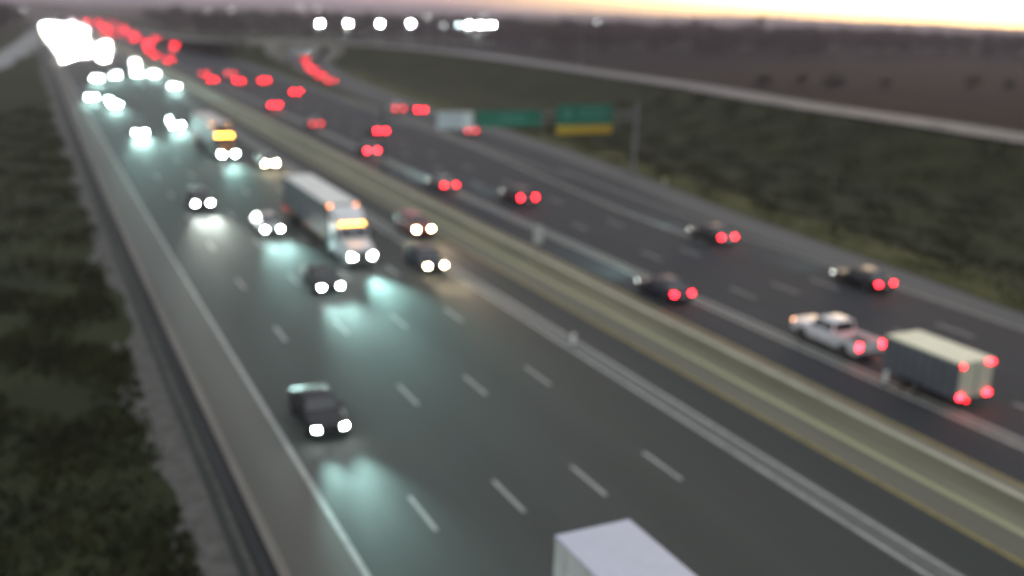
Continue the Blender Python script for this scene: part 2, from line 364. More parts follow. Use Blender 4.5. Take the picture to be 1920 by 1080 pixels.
br = empty('road_bridge', (88.5, 358, 0)); br_inv = Matrix.Translation((-88.5, -358, 0))
def loc_ribbon_box(name, m, pts, off, hw, z0, z1):
    rings = []
    for i, c in enumerate(pts):
        t = (pts[min(i + 1, len(pts) - 1)] - pts[max(0, i - 1)]); n = Vector((t.y, -t.x, 0)).normalized()
        q = [c + n * (off - hw), c + n * (off + hw)]
        rings.append([br_inv @ (q[0] + Vector((0, 0, z0))), br_inv @ (q[1] + Vector((0, 0, z0))), br_inv @ (q[1] + Vector((0, 0, z1))), br_inv @ (q[0] + Vector((0, 0, z1)))])
    MB().loft(rings).build(name, m, br)
loc_ribbon_box('deck', CONC_P, BR, 0, 5.75, -.95, -.02)
loc_ribbon_box('parapet', CONC_P, BR, 5.95, .18, -.95, .95); loc_ribbon_box('parapet', CONC_P, BR, -5.95, .18, -.95, .95)
for (x0, x1) in ((76.6, 80.2), (99.6, 103)):      # sloped concrete abutments either side of the slip road
    s = 1 if x0 < 88 else -1; a, b = (x1, x0) if s > 0 else (x0, x1)
    mb = MB(); mb.loft([[(a + 3.2 * s - 88.5, yy - 358, 0), (a - 88.5, yy - 358, 4.9), (b - 88.5, yy - 358, 4.9), (b - 88.5, yy - 358, -.2)] for yy in (346.5, 370)]); mb.build('abutment', CONC_P, br)
for px in (89.8, ): pass
tag(br, 'concrete bridge carrying the flyover road over the exit ramp', 'bridge')
LR = catmull([(-75, 60, -2.2), (-42, 160, -2.1), (-22, 250, -1.7), (-6, 335, -1.2), (3, 430, -.7), (10, 540, -.2), (15, 640, -.1)])
lr = ribbon('side_road', mat('asphalt_side', (.16, .165, .17), rough=.7, var=.1, scale=.15), LR, 5.2, .55); tag(lr, kind='structure')

# ------------------------------------------------------------------ vegetation
def rnd_quad(c, s):
    u = Vector((random.gauss(0, 1), random.gauss(0, 1), random.gauss(0, 1))).normalized(); w_ = u.orthogonal().normalized() ; q = u.cross(w_)
    w_ *= s * random.uniform(.6, 1.2); q *= s * random.uniform(.4, .8)
    return [c - w_, c - q * .9, c + w_, c + q]
def crown(mb, cx, cy, zb, rx, rz, n, leaf, lobes=7):
    L = []
    for k in range(lobes):
        a = random.uniform(0, 6.283); rr = rx * random.uniform(.1, .62); L.append((cx + rr * math.cos(a), cy + rr * math.sin(a), zb + rz * random.uniform(.35, 1.5), rx * random.uniform(.35, .6)))
    for k in range(n):
        lx, ly, lz, lr_ = random.choice(L); d = Vector((random.gauss(0, 1), random.gauss(0, 1), random.gauss(0, .8))).normalized() * lr_ * random.uniform(.55, 1.05)
        c = Vector((lx, ly, lz)) + d
        if c.z < zb * .5 + .1: c.z = zb * .5 + .2
        mb.add(rnd_quad(c, leaf), [(0, 1, 2, 3)])
def tree(name, x, y, h, rx, label, group, m, n=420):
    zt = terrain(x, y); t = empty(name, (x, y, zt))
    tr = MB(); tr.tube((0, 0, -.3), (0, 0, h * .45), .028 * h, .016 * h, 7)
    for k in range(5):
        a = k * 1.26 + random.random(); tr.tube((0, 0, h * (.3 + .05 * k)), (math.cos(a) * rx * .6, math.sin(a) * rx * .6, h * (.5 + .07 * k)), .011 * h, .005 * h, 5)
    tr.build('trunk', BARK, t)
    c = MB(); crown(c, 0, 0, h * .3, rx, h * .4, n, h * .055); c.build('crown', m, t)
    tag(t, label, 'tree', group); return t
def bush(x, y, h, rx, label, group, m=LEAF):
    t = empty('bush', (x, y, terrain(x, y)))
    s = MB()
    for k in range(6):
        a = k * 1.05; s.tube((0, 0, -.1), (math.cos(a) * rx * .5, math.sin(a) * rx * .5, h * .6), .05, .02, 5)
    s.build('stem', BARK, t); c = MB(); crown(c, 0, 0, .2, rx, h * .5, 380, .35, 6); c.build('foliage', m, t); tag(t, label, 'bush', group)
for x, y, h, rx in [(214, 258, 3.4, 3.2), (219, 262, 2.8, 2.4), (231, 259, 3.0, 2.6), (240, 255, 3.6, 3.6), (246, 258, 2.6, 2.6), (263, 255, 2.2, 2.4), (288, 240, 4.4, 3.4), (303, 238, 3.0, 2.8)]:
    if h > 4: bush(x, y, h, rx, 'tallest dark bush in the field beyond the flyover road', None)
    elif h == 3.6: bush(x, y, h, rx, 'broadest dark bush in the middle clump beyond the flyover road', None)
    else: bush(x, y, h, rx, 'small dark rounded bush in the field beyond the flyover road', 'small bushes in the field beyond the flyover')
GT = 'taller trees rising above the far woods'
for x, y, h, rx in [(462, 640, 19, 7), (479, 700, 16, 6), (520, 640, 21, 8), (432, 720, 14, 6), (556, 655, 16, 7), (390, 610, 13, 5.5)]:
    tree('tree', x, y, h, rx, 'tall dark tree rising above the brown woods on the skyline', GT, LEAF_B, 620)
# the woods read as one mass: one object each
def woods(name, label, pts, m, n, leaf):
    c = MB(); tr = MB()
    for (x, y, h, rx) in pts:
        crown(c, x, y, h * .15, rx, h * .48, n, leaf, 5)
    o = c.build(name, m); tag(o, label, 'woods', kind='stuff')
P = [(230 + random.uniform(0, 760), 0, 0, 0) for _ in range(420)]
P = [(x, random.uniform(440, 720) + (x - 230) * .10 - max(0, x - 560) * .25, random.uniform(9, 14), random.uniform(7, 11)) for x, *_ in P]
woods('distant_woods', 'brown mass of woods along the far edge of the field', P, LEAF_B, 130, 1.7)
P = [(random.uniform(-330, 420), random.uniform(620, 900), random.uniform(8, 13), random.uniform(8, 11)) for _ in range(420)]
P = [(x, y, h, r) for x, y, h, r in P if not (-4 + drift(y) < x - drift(y) * 0 < 96)]
woods('distant_woods', 'dark mass of woods behind the motorway where the lamp posts stand', P, LEAF, 120, 1.7)
# rough grass on the verges
def grass(name, label, boxes, hmin, hmax):
    mb = MB()
    for (x0, x1, y0, y1, n) in boxes:
        for _ in range(n):
            y = random.uniform(y0, y1); x = random.uniform(x0, x1)
            dens = math.sin(x * .8 + 2 * math.sin(y * .33)) + math.sin(y * .57 + 1.7 * math.sin(x * .41))
            if random.random() > .45 + .3 * dens: continue
            z = terrain(x, y)
            if x > 60 and x < rampR(y) + 1.2: continue
            h = random.uniform(hmin, hmax) * (1 + .25 * dens)
            for k in range(3):
                a = random.uniform(0, 6.28); dx, dy = math.cos(a) * .09, math.sin(a) * .09; lx, ly = random.gauss(0, .16), random.gauss(0, .16)
                bx, by = x + random.gauss(0, .12), y + random.gauss(0, .12)
                mb.add([(bx - dx, by - dy, z - .03), (bx + dx, by + dy, z - .03), (bx + lx, by + ly, z + h)], [(0, 1, 2)])
    tag(mb.build(name, BLADE), label, 'grass', kind='stuff')
grass('verge_grass', 'rough dark grass on the verge beside the left barrier', [(-22, 4.2, 22, 75, 26000), (-30, 5, 75, 200, 16000)], .18, .5)
grass('bank_grass', 'rough dark grass on the bank between the exit ramp and the flyover road', [(60, 122, 40, 180, 30000)], .2, .55)

# ------------------------------------------------------------------ overhead sign gantry
GY = 106.0
gan = empty('sign_gantry', (68.7, GY, 0))
g = MB(); g.tube((0, 0, -.1), (0, 0, 8.6), .24, .2, 12); g.build('post', STEEL, gan)
g = MB(); g.tube((-32.9, 0, 1.0), (-32.9, 0, 8.4), .2, .17, 12); g.build('post', STEEL_D, gan)
g = MB().box(-.55, .55, -.55, .55, -.1, .35); g.build('footing', CONC, gan, bevel=.03)
for z in (6.55, 7.55):
    g = MB(); g.tube((-33.0, .28, z), (.1, .28, z), .075, n=8); g.build('truss_chord', STEEL, gan)
g = MB()
for k in range(22):
    x = -33 + 1.5 * k; g.tube((x, .28, 6.55 if k % 2 else 7.55), (x + 1.5, .28, 7.55 if k % 2 else 6.55), .035, n=6)
tag(g.build('truss_lacing', STEEL, gan), kind='stuff')
tag(gan, 'steel overhead sign gantry spanning the outbound lanes', 'gantry')
def sign(name, x0, x1, z0, z1, m, label, extra):
    s = empty(name, ((x0 + x1) / 2, GY - .12, z0)); hw = (x1 - x0) / 2; hh = z1 - z0
    MB().box(-hw, hw, -.04, .04, 0, hh).build('panel', m, s, bevel=.01)
    b = MB(); t_ = .07
    for q in ((-hw, hw, 0, t_), (-hw, hw, hh - t_, hh), (-hw, -hw + t_, t_, hh - t_), (hw - t_, hw, t_, hh - t_)): b.box(q[0] + .05, q[1] - .05, -.052, -.04, q[2] + .05, q[3] - .0 - .05) if False else None
    for k in (-.6, .6): MB().box(hw * k - .05, hw * k + .05, .04, .30, .1, hh - .1).build('bracket', STEEL, s)
    extra(s, hw, hh); tag(s, label, 'sign'); return s
def ex1(s, hw, hh): # blurred legend rows
    for (a, b, c, d) in ((-.35, .42, .58, .70), (-.25, .5, .30, .42)): MB().box(hw * a, hw * b, -.05, -.04, hh * c, hh * d).build('legend_row', GREEN_T, s)
def ex2(s, hw, hh):
    for (a, b, c, d) in ((-.2, .8, .66, .78), (-.2, .7, .36, .48)): MB().box(hw * a, hw * b, -.05, -.04, hh * c, hh * d).build('legend_row', GREEN_T, s)
    MB().loft([[(-hw * .6 + .55 * math.cos(t), -.05 - e, hh * .55 + .62 * math.sin(t)) for t in [k * math.pi / 4 for k in range(8)]] for e in (0, -.01)]).build('route_shield', GREEN_T, s)
    MB().box(-hw, hw, -.045, .035, -1.02, -.02).build('exit_only_panel', YEL_S, s, bevel=.01)
def ex3(s, hw, hh):
    MB().box(hw * .45, hw * .96, -.05, -.04, hh * .06, hh * .94).build('pale_end_panel', mat('sign_pale', (.58, .59, .60), rough=.4), s)
sign('overhead_sign', 46.9, 55.3, 6.05, 7.95, GREEN_S, 'plain green overhead panel between the white and the yellow-based panels', ex1)
sign('overhead_sign', 57.4, 65.1, 6.05, 8.5, GREEN_S, 'green overhead panel with a yellow strip along its bottom edge', ex2)
sign('overhead_sign', 42.1, 46.5, 6.0, 7.9, WHT_S, 'greyish white overhead panel nearest the median barrier', ex3)
# small board standing on the median barrier
mbd = empty('median_board', (34.55 + drift(66), 66, 1.0))
g = MB(); g.tube((0, 0, 0), (0, 0, 2.5), .045, n=8); g.build('post', STEEL, mbd)
MB().box(-.38, .38, -.055, -.045, 1.1, 2.5).build('panel', mat('board_grey', (.46, .48, .46), rough=.5), mbd); tag(mbd, 'small grey board on a post standing on the median barrier', 'sign')
def delineator(x, y, label):
    d = empty('delineator', (x, y, .008))
    MB().loft([[(r * math.cos(k * .524), r * math.sin(k * .524), z) for k in range(12)] for r, z in ((.27, 0), (.27, .03), (.16, .08))]).build('base', RUBBER, d)
    g = MB(); g.tube((0, 0, .05), (0, 0, .70), .14, .11, 12); g.build('tube', mat('delineator_white', (.75, .76, .72), rough=.5), d)
    g = MB(); g.tube((0, 0, .48), (0, 0, .60), .137, .132, 12); g.build('reflective_band', PLATE, d); tag(d, label, 'delineator')
delineator(28.45, 49.2, 'white delineator post standing on the double line of the oncoming lanes')
delineator(41.5, 37.4, 'white delineator post standing on the white line left of the grey-sided trailer')
mk = empty('marker_post', (66.6, 95.9, -.05)); g = MB(); g.tube((0, 0, -.1), (0, 0, 1.0), .06, n=8); g.build('post', STEEL, mk)
MB().box(-.28, .28, -.07, -.062, .35, 1.15).build('panel', mat('marker_yellow', (.36, .36, .22), rough=.5), mk); tag(mk, 'small pale yellow marker post on the grass edge by the gantry foot', 'marker post')

# ------------------------------------------------------------------ lamp posts
def lamp_post(x, y, z, m, label, group, arm=1.8, ang=0, z0=None):
    zt = terrain(x, y) if z0 is None else z0
    t = empty('lamp_post', (x, y, zt), ang); H = z - zt
    g = MB(); g.tube((0, 0, -.2), (0, 0, H + .15), .16, .08, 8); g.build('pole', STEEL, t)
    g = MB(); g.tube((0, 0, H), (0, -arm, H + .25), .05, .04, 6); g.build('arm', STEEL, t)
    h = MB().loft([[(-.32, -arm - .55, H + .2), (.32, -arm - .55, H + .2), (.2, -arm - .45, H + .42), (-.2, -arm - .45, H + .42)], [(-.32, -arm + .25, H + .2), (.32, -arm + .25, H + .2), (.2, -arm + .2, H + .42), (-.2, -arm + .2, H + .42)]]).build('lamp_head', STEEL_D, t)
    if m: MB().box(-.34, .34, -arm - .62, -arm + .2, H - .22, H + .19).build('lens', m, h, bevel=.05)
    tag(t, label, 'lamp post', group); return t
LB = glow('lamp_white', (.86, 1, .93), 1500); LD = glow('lamp_dim', (.75, .95, 1), 30); LDD = glow('lamp_faint', (.85, .9, .9), 6)
for x in (117.4, 129.8, 143.9, 158.1):
    lamp_post(x, 432, 11.3 + (x - 117) * .022, LB, 'bright white lamp post in the evenly spaced row beyond the bridge', 'evenly spaced bright lamp posts')
for x in (186.2, 191.8, 197.4):
    lamp_post(x, 432, 12.3 + (x - 186) * .025, LB, 'bright white lamp post in the tight cluster beyond the flyover road', 'tight cluster of bright lamp posts')
lamp_post(181.3, 432, 12.1, LD, 'dim bluish lamp post at the end of the tight bright cluster', None)
lamp_post(173.8, 432, 11.9, LDD, 'faint lamp post between the even row and the tight cluster', None)
for x, y, z in ((31.3 - 24, 700, 10.5), (56.2 + 60, 700, 13.1), (121.6, 650, 14.3), (152, 600, 17), (162, 600, 16.7), (200, 520, 14.4), (233, 520, 15.7), (248, 520, 14.4), (246, 420, 15.2)):
    lamp_post(x, y, z, LDD, 'faint distant lamp post in front of the dark woods', 'faint distant lamp posts')
lamp_post(71.6, 352, 17.0, None, 'unlit tall grey pole left of the bridge on the embankment', None, 2.6, 1.57, z0=3.6)
lamp_post(187.5, 329, 19.0, None, 'unlit tall grey pole in the field behind the flyover road', None, 2.6, 1.57)

# ------------------------------------------------------------------ vehicles
CACHE = {}
def cached(key, fn):
    if key not in CACHE: CACHE[key] = fn()
    return CACHE[key]
HW, HWARM, HTEAL = (.90, 1, .92), (1, .80, .42), (.80, 1, .95)
RED = (1, .010, .020); AMB = (1, .34, .03)
def sect(w_, zl, zt, y):
    p = [(0, zl), (.82 * w_, zl), (.965 * w_, zl + .09), (w_, lerp(zl, zt, .42)), (.985 * w_, zt - .13), (.90 * w_, zt - .025), (0, zt + .015)]
    return [(x, y, z) for x, z in p] + [(-x, y, z) for x, z in p[-2:0:-1]]
CAR = {
 'sedan': dict(L=4.75, W=1.84, st=[(2.375, .66, .36, .58), (2.30, .80, .24, .70), (1.95, .89, .19, .79), (1.0, .915, .18, .92), (0, .92, .18, .96), (-1.3, .92, .18, .99), (-1.9, .90, .20, 1.0), (-2.25, .84, .26, .97), (-2.375, .76, .40, .86)],
   cab=(.98, -1.72, .28, -1.02, .93, 1.46), wh=(1.40, -1.36, .33)),
 'suv': dict(L=4.85, W=1.92, st=[(2.42, .70, .42, .78), (2.34, .86, .30, .95), (1.95, .94, .26, 1.02), (1.05, .955, .25, 1.10), (0, .96, .25, 1.13), (-1.6, .96, .25, 1.15), (-2.3, .93, .30, 1.14), (-2.42, .86, .45, 1.05)],
   cab=(1.15, -2.34, .45, -1.95, 1.09, 1.74), wh=(1.45, -1.42, .37)),
 'pickup': dict(L=5.8, W=2.0, st=[(2.9, .78, .48, .95), (2.82, .93, .40, 1.10), (2.3, .985, .36, 1.16), (1.35, 1.0, .34, 1.20), (-.75, 1.0, .34, 1.20), (-.85, 1.0, .34, .82), (-2.8, 1.0, .36, .82), (-2.9, .96, .46, .80)],
   cab=(1.4, -.72, .72, -.55, 1.15, 1.86), wh=(1.85, -1.75, .40)),
 'van': dict(L=5.1, W=1.98, st=[(2.55, .72, .38, .80), (2.46, .88, .27, .98), (2.05, .965, .22, 1.06), (1.4, .985, .21, 1.13), (0, .99, .21, 1.14), (-2.0, .99, .21, 1.15), (-2.5, .95, .28, 1.13), (-2.55, .90, .42, 1.05)],
   cab=(1.75, -2.48, .80, -2.35, 1.10, 1.78), wh=(1.55, -1.5, .34)),
}
def wheel_meshes(r, wd):
    def mk():
        t = MB(); t.lathe_x([(-wd, r * .62), (-wd, r * .9), (-wd * .75, r), (wd * .75, r), (wd, r * .9), (wd, r * .62)], 0, 0, 0)
        k = MB(); k.lathe_x([(-wd * .9, r * .1), (-wd * .9, r * .6), (wd * .9, r * .6), (wd * .9, r * .1)], 0, 0, 0, 14)
        for i in range(5):
            a = i * 1.2566
            for s in (-1, 1): k.tube((s * wd * .98, 0, 0), (s * wd * .98, math.cos(a) * r * .58, math.sin(a) * r * .58), .045, .03, 4)
        return t.mesh('wheel', RUBBER, smooth=True), k.mesh('rim', RIM)
    return cached(('wheel', r, wd), mk)
def put_wheel(par, x, y, r, wd):
    a, b = wheel_meshes(r, wd); o = link('wheel', a, par, (x, y, r)); link('rim', b, o)
def bil(c, u, v_): # c: four corners a,b,c,d
    return (c[0] * (1 - u) + c[1] * u) * (1 - v_) + (c[3] * (1 - u) + c[2] * u) * v_
def panel(c, u0, u1, v0, v1, off=.010):
    q = [bil(c, u0, v0), bil(c, u1, v0), bil(c, u1, v1), bil(c, u0, v1)]; n = (q[1] - q[0]).cross(q[3] - q[0]).normalized()
    m = sum(q, Vector()) / 4
    if n.dot(m - Vector((0, m.y * .9, 1.0))) < 0: n = -n
    a = [x + n * off for x in q]; b = [x - n * .02 for x in q]
    return MB().loft([b, a])
def car_meshes(kind):
    C = CAR[kind]
    def mk():
        M = {}
        b = MB(); b.loft([sect(w_, zl, zt, y) for y, w_, zl, zt in C['st']])
        M['body'] = (b, None)
        yb0, yb1, yt0, yt1, zb, zr = C['cab']; W = C['W'] / 2
        wb, wt = W * .93, W * .72
        c0 = [Vector((-wb, yb0, zb)), Vector((wb, yb0, zb)), Vector((wb, yb1, zb)), Vector((-wb, yb1, zb))]
        zt = zr - .07; c1 = [Vector((-wt - .04, yt0 + .06, zt)), Vector((wt + .04, yt0 + .06, zt)), Vector((wt + .04, yt1 - .06, zt)), Vector((-wt - .04, yt1 - .06, zt))]
        c2 = [Vector((-wt + .12, yt0 - .16, zr)), Vector((wt - .12, yt0 - .16, zr)), Vector((wt - .12, yt1 + .16, zr)), Vector((-wt + .12, yt1 + .16, zr))]
        M['roof'] = (MB().loft([c0, c1, c2]), None)
        ws = [c0[0], c0[1], c1[1], c1[0]]; rw = [c0[3], c0[2], c1[2], c1[3]]
        M['windshield'] = (panel(ws, .05, .95, .06, .96), GLASS); M['rear_window'] = (panel(rw, .08, .92, .10, .94), GLASS)
        for s, i, j in ((1, 1, 2), (-1, 0, 3)):
            sd = [c0[i], c0[j], c1[j], c1[i]]
            sp = ((.12, .48), (.53, .90)) if kind != 'pickup' else ((.1, .5), (.55, .93))
            for k, (a, bb) in enumerate(sp): M['side_window', s, k] = (panel(sd, a, bb, .10, .92), GLASS)
        f0 = C['st'][0]; f1 = C['st'][1]; r1 = C['st'][-2]; r0 = C['st'][-1]
        zc = f1[3] - .09; hl = f0[0]
        for s in (-1, 1):
            q = [(s * (f0[1] * .80), hl - .005, zc - .08), (s * (f1[1] * .96), f1[0] - .00, zc - .085), (s * (f1[1] * .96), f1[0] - .01, zc + .06), (s * (f0[1] * .80), hl - .015, zc + .055)]
            M['headlight', s] = (MB().loft([[Vector(x) - Vector((0, .14, 0)) for x in q], [Vector(x) + Vector((0, .02, 0)) for x in q]]), 'HEAD')
            zq = r1[3] - .17 if kind != 'pickup' else 1.0
            tw = .18 if kind in ('suv', 'van', 'pickup') else .25; th = .30 if kind in ('suv', 'van', 'pickup') else .15
            yy = r0[0] - .012
            M['taillight', s] = (MB().box(min(s * r1[1] * .985, s * (r1[1] * .985 - tw)), max(s * r1[1] * .985, s * (r1[1] * .985 - tw)), yy, yy + .16, zq - th * .5, zq + th * .5), 'TAIL')
            M['mirror', s] = (MB().box(min(s * W * .97, s * (W + .16)), max(s * W * .97, s * (W + .16)), yb0 - .42, yb0 - .30, zb + .04, zb + .19), None)
            for n_, (a, bb) in enumerate(((.20, .55), (-.75, .55))):
                M['door_handle', s, n_] = (MB().box(min(s * (W - .012), s * (W + .012)), max(s * (W - .012), s * (W + .012)), a - .1, a + .08, zb - .20, zb - .165), CHROME)
            for wy in C['wh'][:2]:
                a = MB(); a.lathe_x([(-.012, .02), (-.012, C['wh'][2] + .055), (.012, C['wh'][2] + .055), (.012, .02)], s * (W - .012), wy, C['wh'][2] + .01, 20); M['wheel_arch', s, wy] = (a, TRIM)
        zg = f0[2]
        M['grille'] = (MB().box(-f0[1] * .5, f0[1] * .5, hl - .05, hl + .014, zc - .16, zc + .0), TRIM)
        M['bumper', 0] = (MB().box(-f0[1] * 1.02, f0[1] * 1.02, hl - .14, hl + .03, zg - .06, zg + .10), TRIM)
        M['bumper', 1] = (MB().box(-r0[1], r0[1], r0[0] - .04, r0[0] + .14, r0[2] - .06, r0[2] + .14), TRIM if kind != 'pickup' else CHROME)
        M['licence_plate', 0] = (MB().box(-.26, .26, r0[0] - .052, r0[0] - .02, r0[2] + .20, r0[2] + .34), PLATE)
        if kind == 'pickup':
            for s in (-1, 1): M['bed_side', s] = (MB().box(min(s * 1.0, s * .90), max(s * 1.0, s * .90), -2.86, -.80, .78, 1.19), None)
            M['tailgate'] = (MB().box(-.80, .80, -2.92, -2.84, .60, 1.19), None); M['bed_floor'] = (MB().box(-.9, .9, -2.8, -.85, .80, .86), TRIM)
        return M
    return cached(('car', kind), mk)
def spot(par, y, z, col, power, reach=9, name='headlight_beam', cone=36, x=0):
    l = bpy.data.lights.new(name, 'SPOT'); l.energy = power; l.color = col; l.spot_size = R(cone); l.spot_blend = 1; l.shadow_soft_size = .35
    o = bpy.data.objects.new(name, l); COL.objects.link(o); o.parent = par; o.location = (x, y, z)
    o.rotation_euler = Vector((0, -reach * 2.6, z)).to_track_quat('Z', 'Y').to_euler(); return o
def car(kind, col, x, y, away, head, tail, label, group=None, beam=0, reach=9, beamcol=None, full=True):
    C = CAR[kind]; L = C['L']
    t = empty({'sedan': 'car', 'suv': 'sport_utility_vehicle', 'pickup': 'pickup_truck', 'van': 'minivan'}[kind], (x, y + L / 2, .008), 0 if away else math.pi)
    for key, (mb, m) in car_meshes(kind).items():
        nm = key if isinstance(key, str) else key[0]
        if not full and nm in ('door_handle', 'mirror', 'wheel_arch', 'licence_plate'): continue
        mm = PAINT[col] if m is None else head if m == 'HEAD' else tail if m == 'TAIL' else m
        me = cached(('mesh', kind, key, mm.name), lambda: mb.mesh(nm, mm, smooth=nm in ('body', 'roof', 'wheel_arch'), bevel=.012 if nm in ('bumper', 'mirror', 'taillight', 'tailgate', 'bed_side') else 0))
        link(nm, me, t)
    for s in (-1, 1):
        for wy in C['wh'][:2]: put_wheel(t, s * (C['W'] / 2 - .10), wy, C['wh'][2], .115)
    if beam: spot(t, L / 2 + .05, .75, beamcol or (.58, 1, .93), beam * .36, reach, x=-.62); spot(t, L / 2 + .05, .75, beamcol or (.58, 1, .93), beam * .36, reach, x=.62)
    tag(t, label, 'pickup truck' if kind == 'pickup' else 'minivan' if kind == 'van' else 'car', group); return t
H1 = glow('headlight', HW, 130); H1W = glow('headlight_warm', HWARM, 110); H2 = glow('headlight', HTEAL, 420); H2W = glow('headlight_warm', HWARM, 300); H3 = glow('headlight', (1, .98, .93), 1800)
T0 = glow('taillight', RED, 14); T1 = glow('taillight', RED, 32); T2 = glow('taillight', RED, 95); T3 = glow('taillight', RED, 75); T4 = glow('taillight', RED, 50); TD = glow('taillight', RED, 10)
TOFF = mat('taillight_off', (.16, .01, .012), rough=.25)
HA = glow('headlight', HW, 16)
HOFF = mat('headlight_off', (.5, .5, .52), rough=.15)

# oncoming lanes
BP = 5400
car('sedan', 'black', 11.4, 41.2, False, H1, TOFF, 'black sedan with bright headlights leading the lane beside the left shoulder line', None, BP, 8)
car('sedan', 'charcoal', 18.0, 64.3, False, H1, TOFF, 'dark sedan with greenish white headlights just ahead of the white semi truck', None, BP, 8)
car('suv', 'charcoal', 14.6, 95.5, False, H1, TOFF, 'dark sport utility vehicle with bright white headlights left of the silver car', None, BP, 9, (.9, 1, .9))
car('sedan', 'silver', 18.4, 83.5, False, H1, TOFF, 'silver car alongside the trailer of the white semi truck', None, BP, 9)
car('suv', 'red', 30.2, 78.6, False, H1W, TOFF, 'dark red sport utility vehicle with warm headlights beside the median barrier', None, 2500, 9, (1, .72, .45))
car('sedan', 'navy', 26.9, 67.4, False, H1W, TOFF, 'navy sedan with yellowish headlights beside the double white line', None, 2500, 8, (1, .8, .5))
car('sedan', 'grey', 26.4, 119.9, False, H2W, TOFF, 'grey car with yellow headlights behind the trailer of the white semi truck', None, 900, 9, (1, .8, .5))
car('sedan', 'charcoal', 21.4, 161, False, H2, TOFF, 'dark car with white headlights following the dark-sided semi truck', None, BP, 10)
car('sedan', 'grey', 15.2, 153, False, H2, TOFF, 'grey car with white headlights alone in its lane far behind the dark vehicle', None, BP * 1.3, 12)
GM = 'oncoming cars in the middle distance'
for k, (x, y, kd, c) in enumerate([(15.5, 196, 'sedan', 'black'), (12.6, 211, 'sedan', 'silver'), (16.8, 257, 'suv', 'beige'), (22.2, 272, 'sedan', 'grey'), (31.9, 322, 'suv', 'black'), (31.9, 276, 'sedan', 'charcoal'), (28.1, 279, 'sedan', 'white'), (31.2, 236, 'sedan', 'navy')]):
    car(kd, c, x, y, False, H2, TOFF, 'oncoming car with blazing white headlights between the far queue and the dark semi truck', GM, 4600, 12, full=False)
lanes = [11.1, 14.7, 18.45, 22.2, 26.1, 30.3]
rr = random.Random(11); k = 0
for i in range(30):
    y = 338 + 15.5 * i + rr.uniform(-5, 5); ln = lanes[[0, 3, 1, 4, 2, 0, 3, 1, 5, 2][i % 10]]
    car(rr.choice(['sedan', 'suv', 'sedan', 'van']), rr.choice(['black', 'grey', 'silver', 'white', 'charcoal', 'navy']), ln + drift(y) + rr.uniform(-.3, .3), y, False, H3, TOFF,
        'far oncoming car in the dense queue of blazing white headlights', 'distant queue of oncoming cars', full=False)
    if i % 2 == 0 and i < 24:
        ln = lanes[[3, 2, 4, 1, 5][i // 2 % 5]]
        car('sedan', rr.choice(['black', 'grey', 'silver']), ln + drift(y) + .2, y + 6, False, H3, TOFF, 'far oncoming car in the dense queue of blazing white headlights', 'distant queue of oncoming cars', full=False)

# outbound lanes
car('sedan', 'black', 55.6, 51.2, True, HA, T1, 'black sedan with both tail lights lit beside the right shoulder near the pickup truck', None, 2500, 8)
car('sedan', 'charcoal', 54.2, 67.9, True, HA, T1, 'dark sedan in the outermost lane ahead of the black sedan', None, 2500, 8)
car('sedan', 'navy', 39.7, 54.0, True, HA, T1, 'dark navy sedan between the median barrier and the white buffer line', None, 7000, 10)
car('suv', 'black', 45.4, 89.0, True, HA, T1, 'black sport utility vehicle with brightly lit brake lights short of the sign gantry', None, 4000, 10)
car('sedan', 'grey', 41.0, 99.0, True, HA, T1, 'grey car with two separate red tail lights in the median lane under the gantry', None, 7000, 10)
car('sedan', 'charcoal', 41.3, 126.6, True, HOFF, T2, 'dark car with wide red lights in the median lane just past the gantry')
car('sedan', 'black', 49.4, 147, True, HOFF, T2, 'black car in the middle lane past the sign gantry')
car('sedan', 'grey', 42.3, 158, True, HOFF, T0, 'grey car with dull red lights in the median lane past the gantry')
car('sedan', 'black', 42.8, 189, True, HOFF, T2, 'black car with joined red lights in the median lane ahead of the dull-lit one')
car('sedan', 'silver', 63.4, 144.5, True, HOFF, T0, 'silver car entering the exit ramp behind the paired red lights')
car('sedan', 'black', 67.2, 177, True, HOFF, T2, 'black car with bright paired red lights on the exit ramp')
car('suv', 'silver', 63.3, 178, True, HOFF, T0, 'silver sport utility vehicle with dull red lights at the start of the exit ramp')
GO = 'outbound cars in the middle distance'
for x, y, c, tl in [(54, 218, 'black', T2), (54.2, 250, 'navy', T2), (48, 249, 'charcoal', T2), (42.6, 255, 'black', T2), (50.8, 275, 'silver', T1), (44.4, 276, 'red', T1), (43.6, 336, 'grey', T2), (43.2, 367, 'black', T3)]:
    car('sedan', c, x, y, True, HOFF, tl, 'outbound car with red lights on the main road beside the slip road', GO, full=False)
for x, y, c in [(71.5, 250, 'grey'), (73.6, 268, 'black'), (75.8, 276, 'red'), (78.4, 292, 'charcoal'), (79.8, 302, 'silver'), (83.0, 314, 'black'), (88.0, 336, 'navy'), (91.5, 352, 'grey')]:
    o = car('sedan', c, x, y, True, HOFF, T4 if c not in ('grey', 'navy') else T1, 'car with red lights queuing down the exit ramp towards the bridge', 'cars queuing on the exit ramp', full=False)
    o.rotation_euler.z = -R(14 if y < 290 else 19)
rr = random.Random(5)
lo = [39.7, 43.7, 47.7, 51.6, 55.5]
for i in range(26):
    y = 395 + 20 * i + rr.uniform(-6, 6)
    car(rr.choice(['sedan', 'suv', 'sedan', 'van']), rr.choice(['black', 'grey', 'silver', 'white', 'charcoal', 'red']), lo[(i * 3 + (i // 5)) % 5] + drift(y) + 1.4, y, True, HOFF, T3,
        'far outbound car in the long line of red tail lights', 'distant line of outbound cars', full=False)

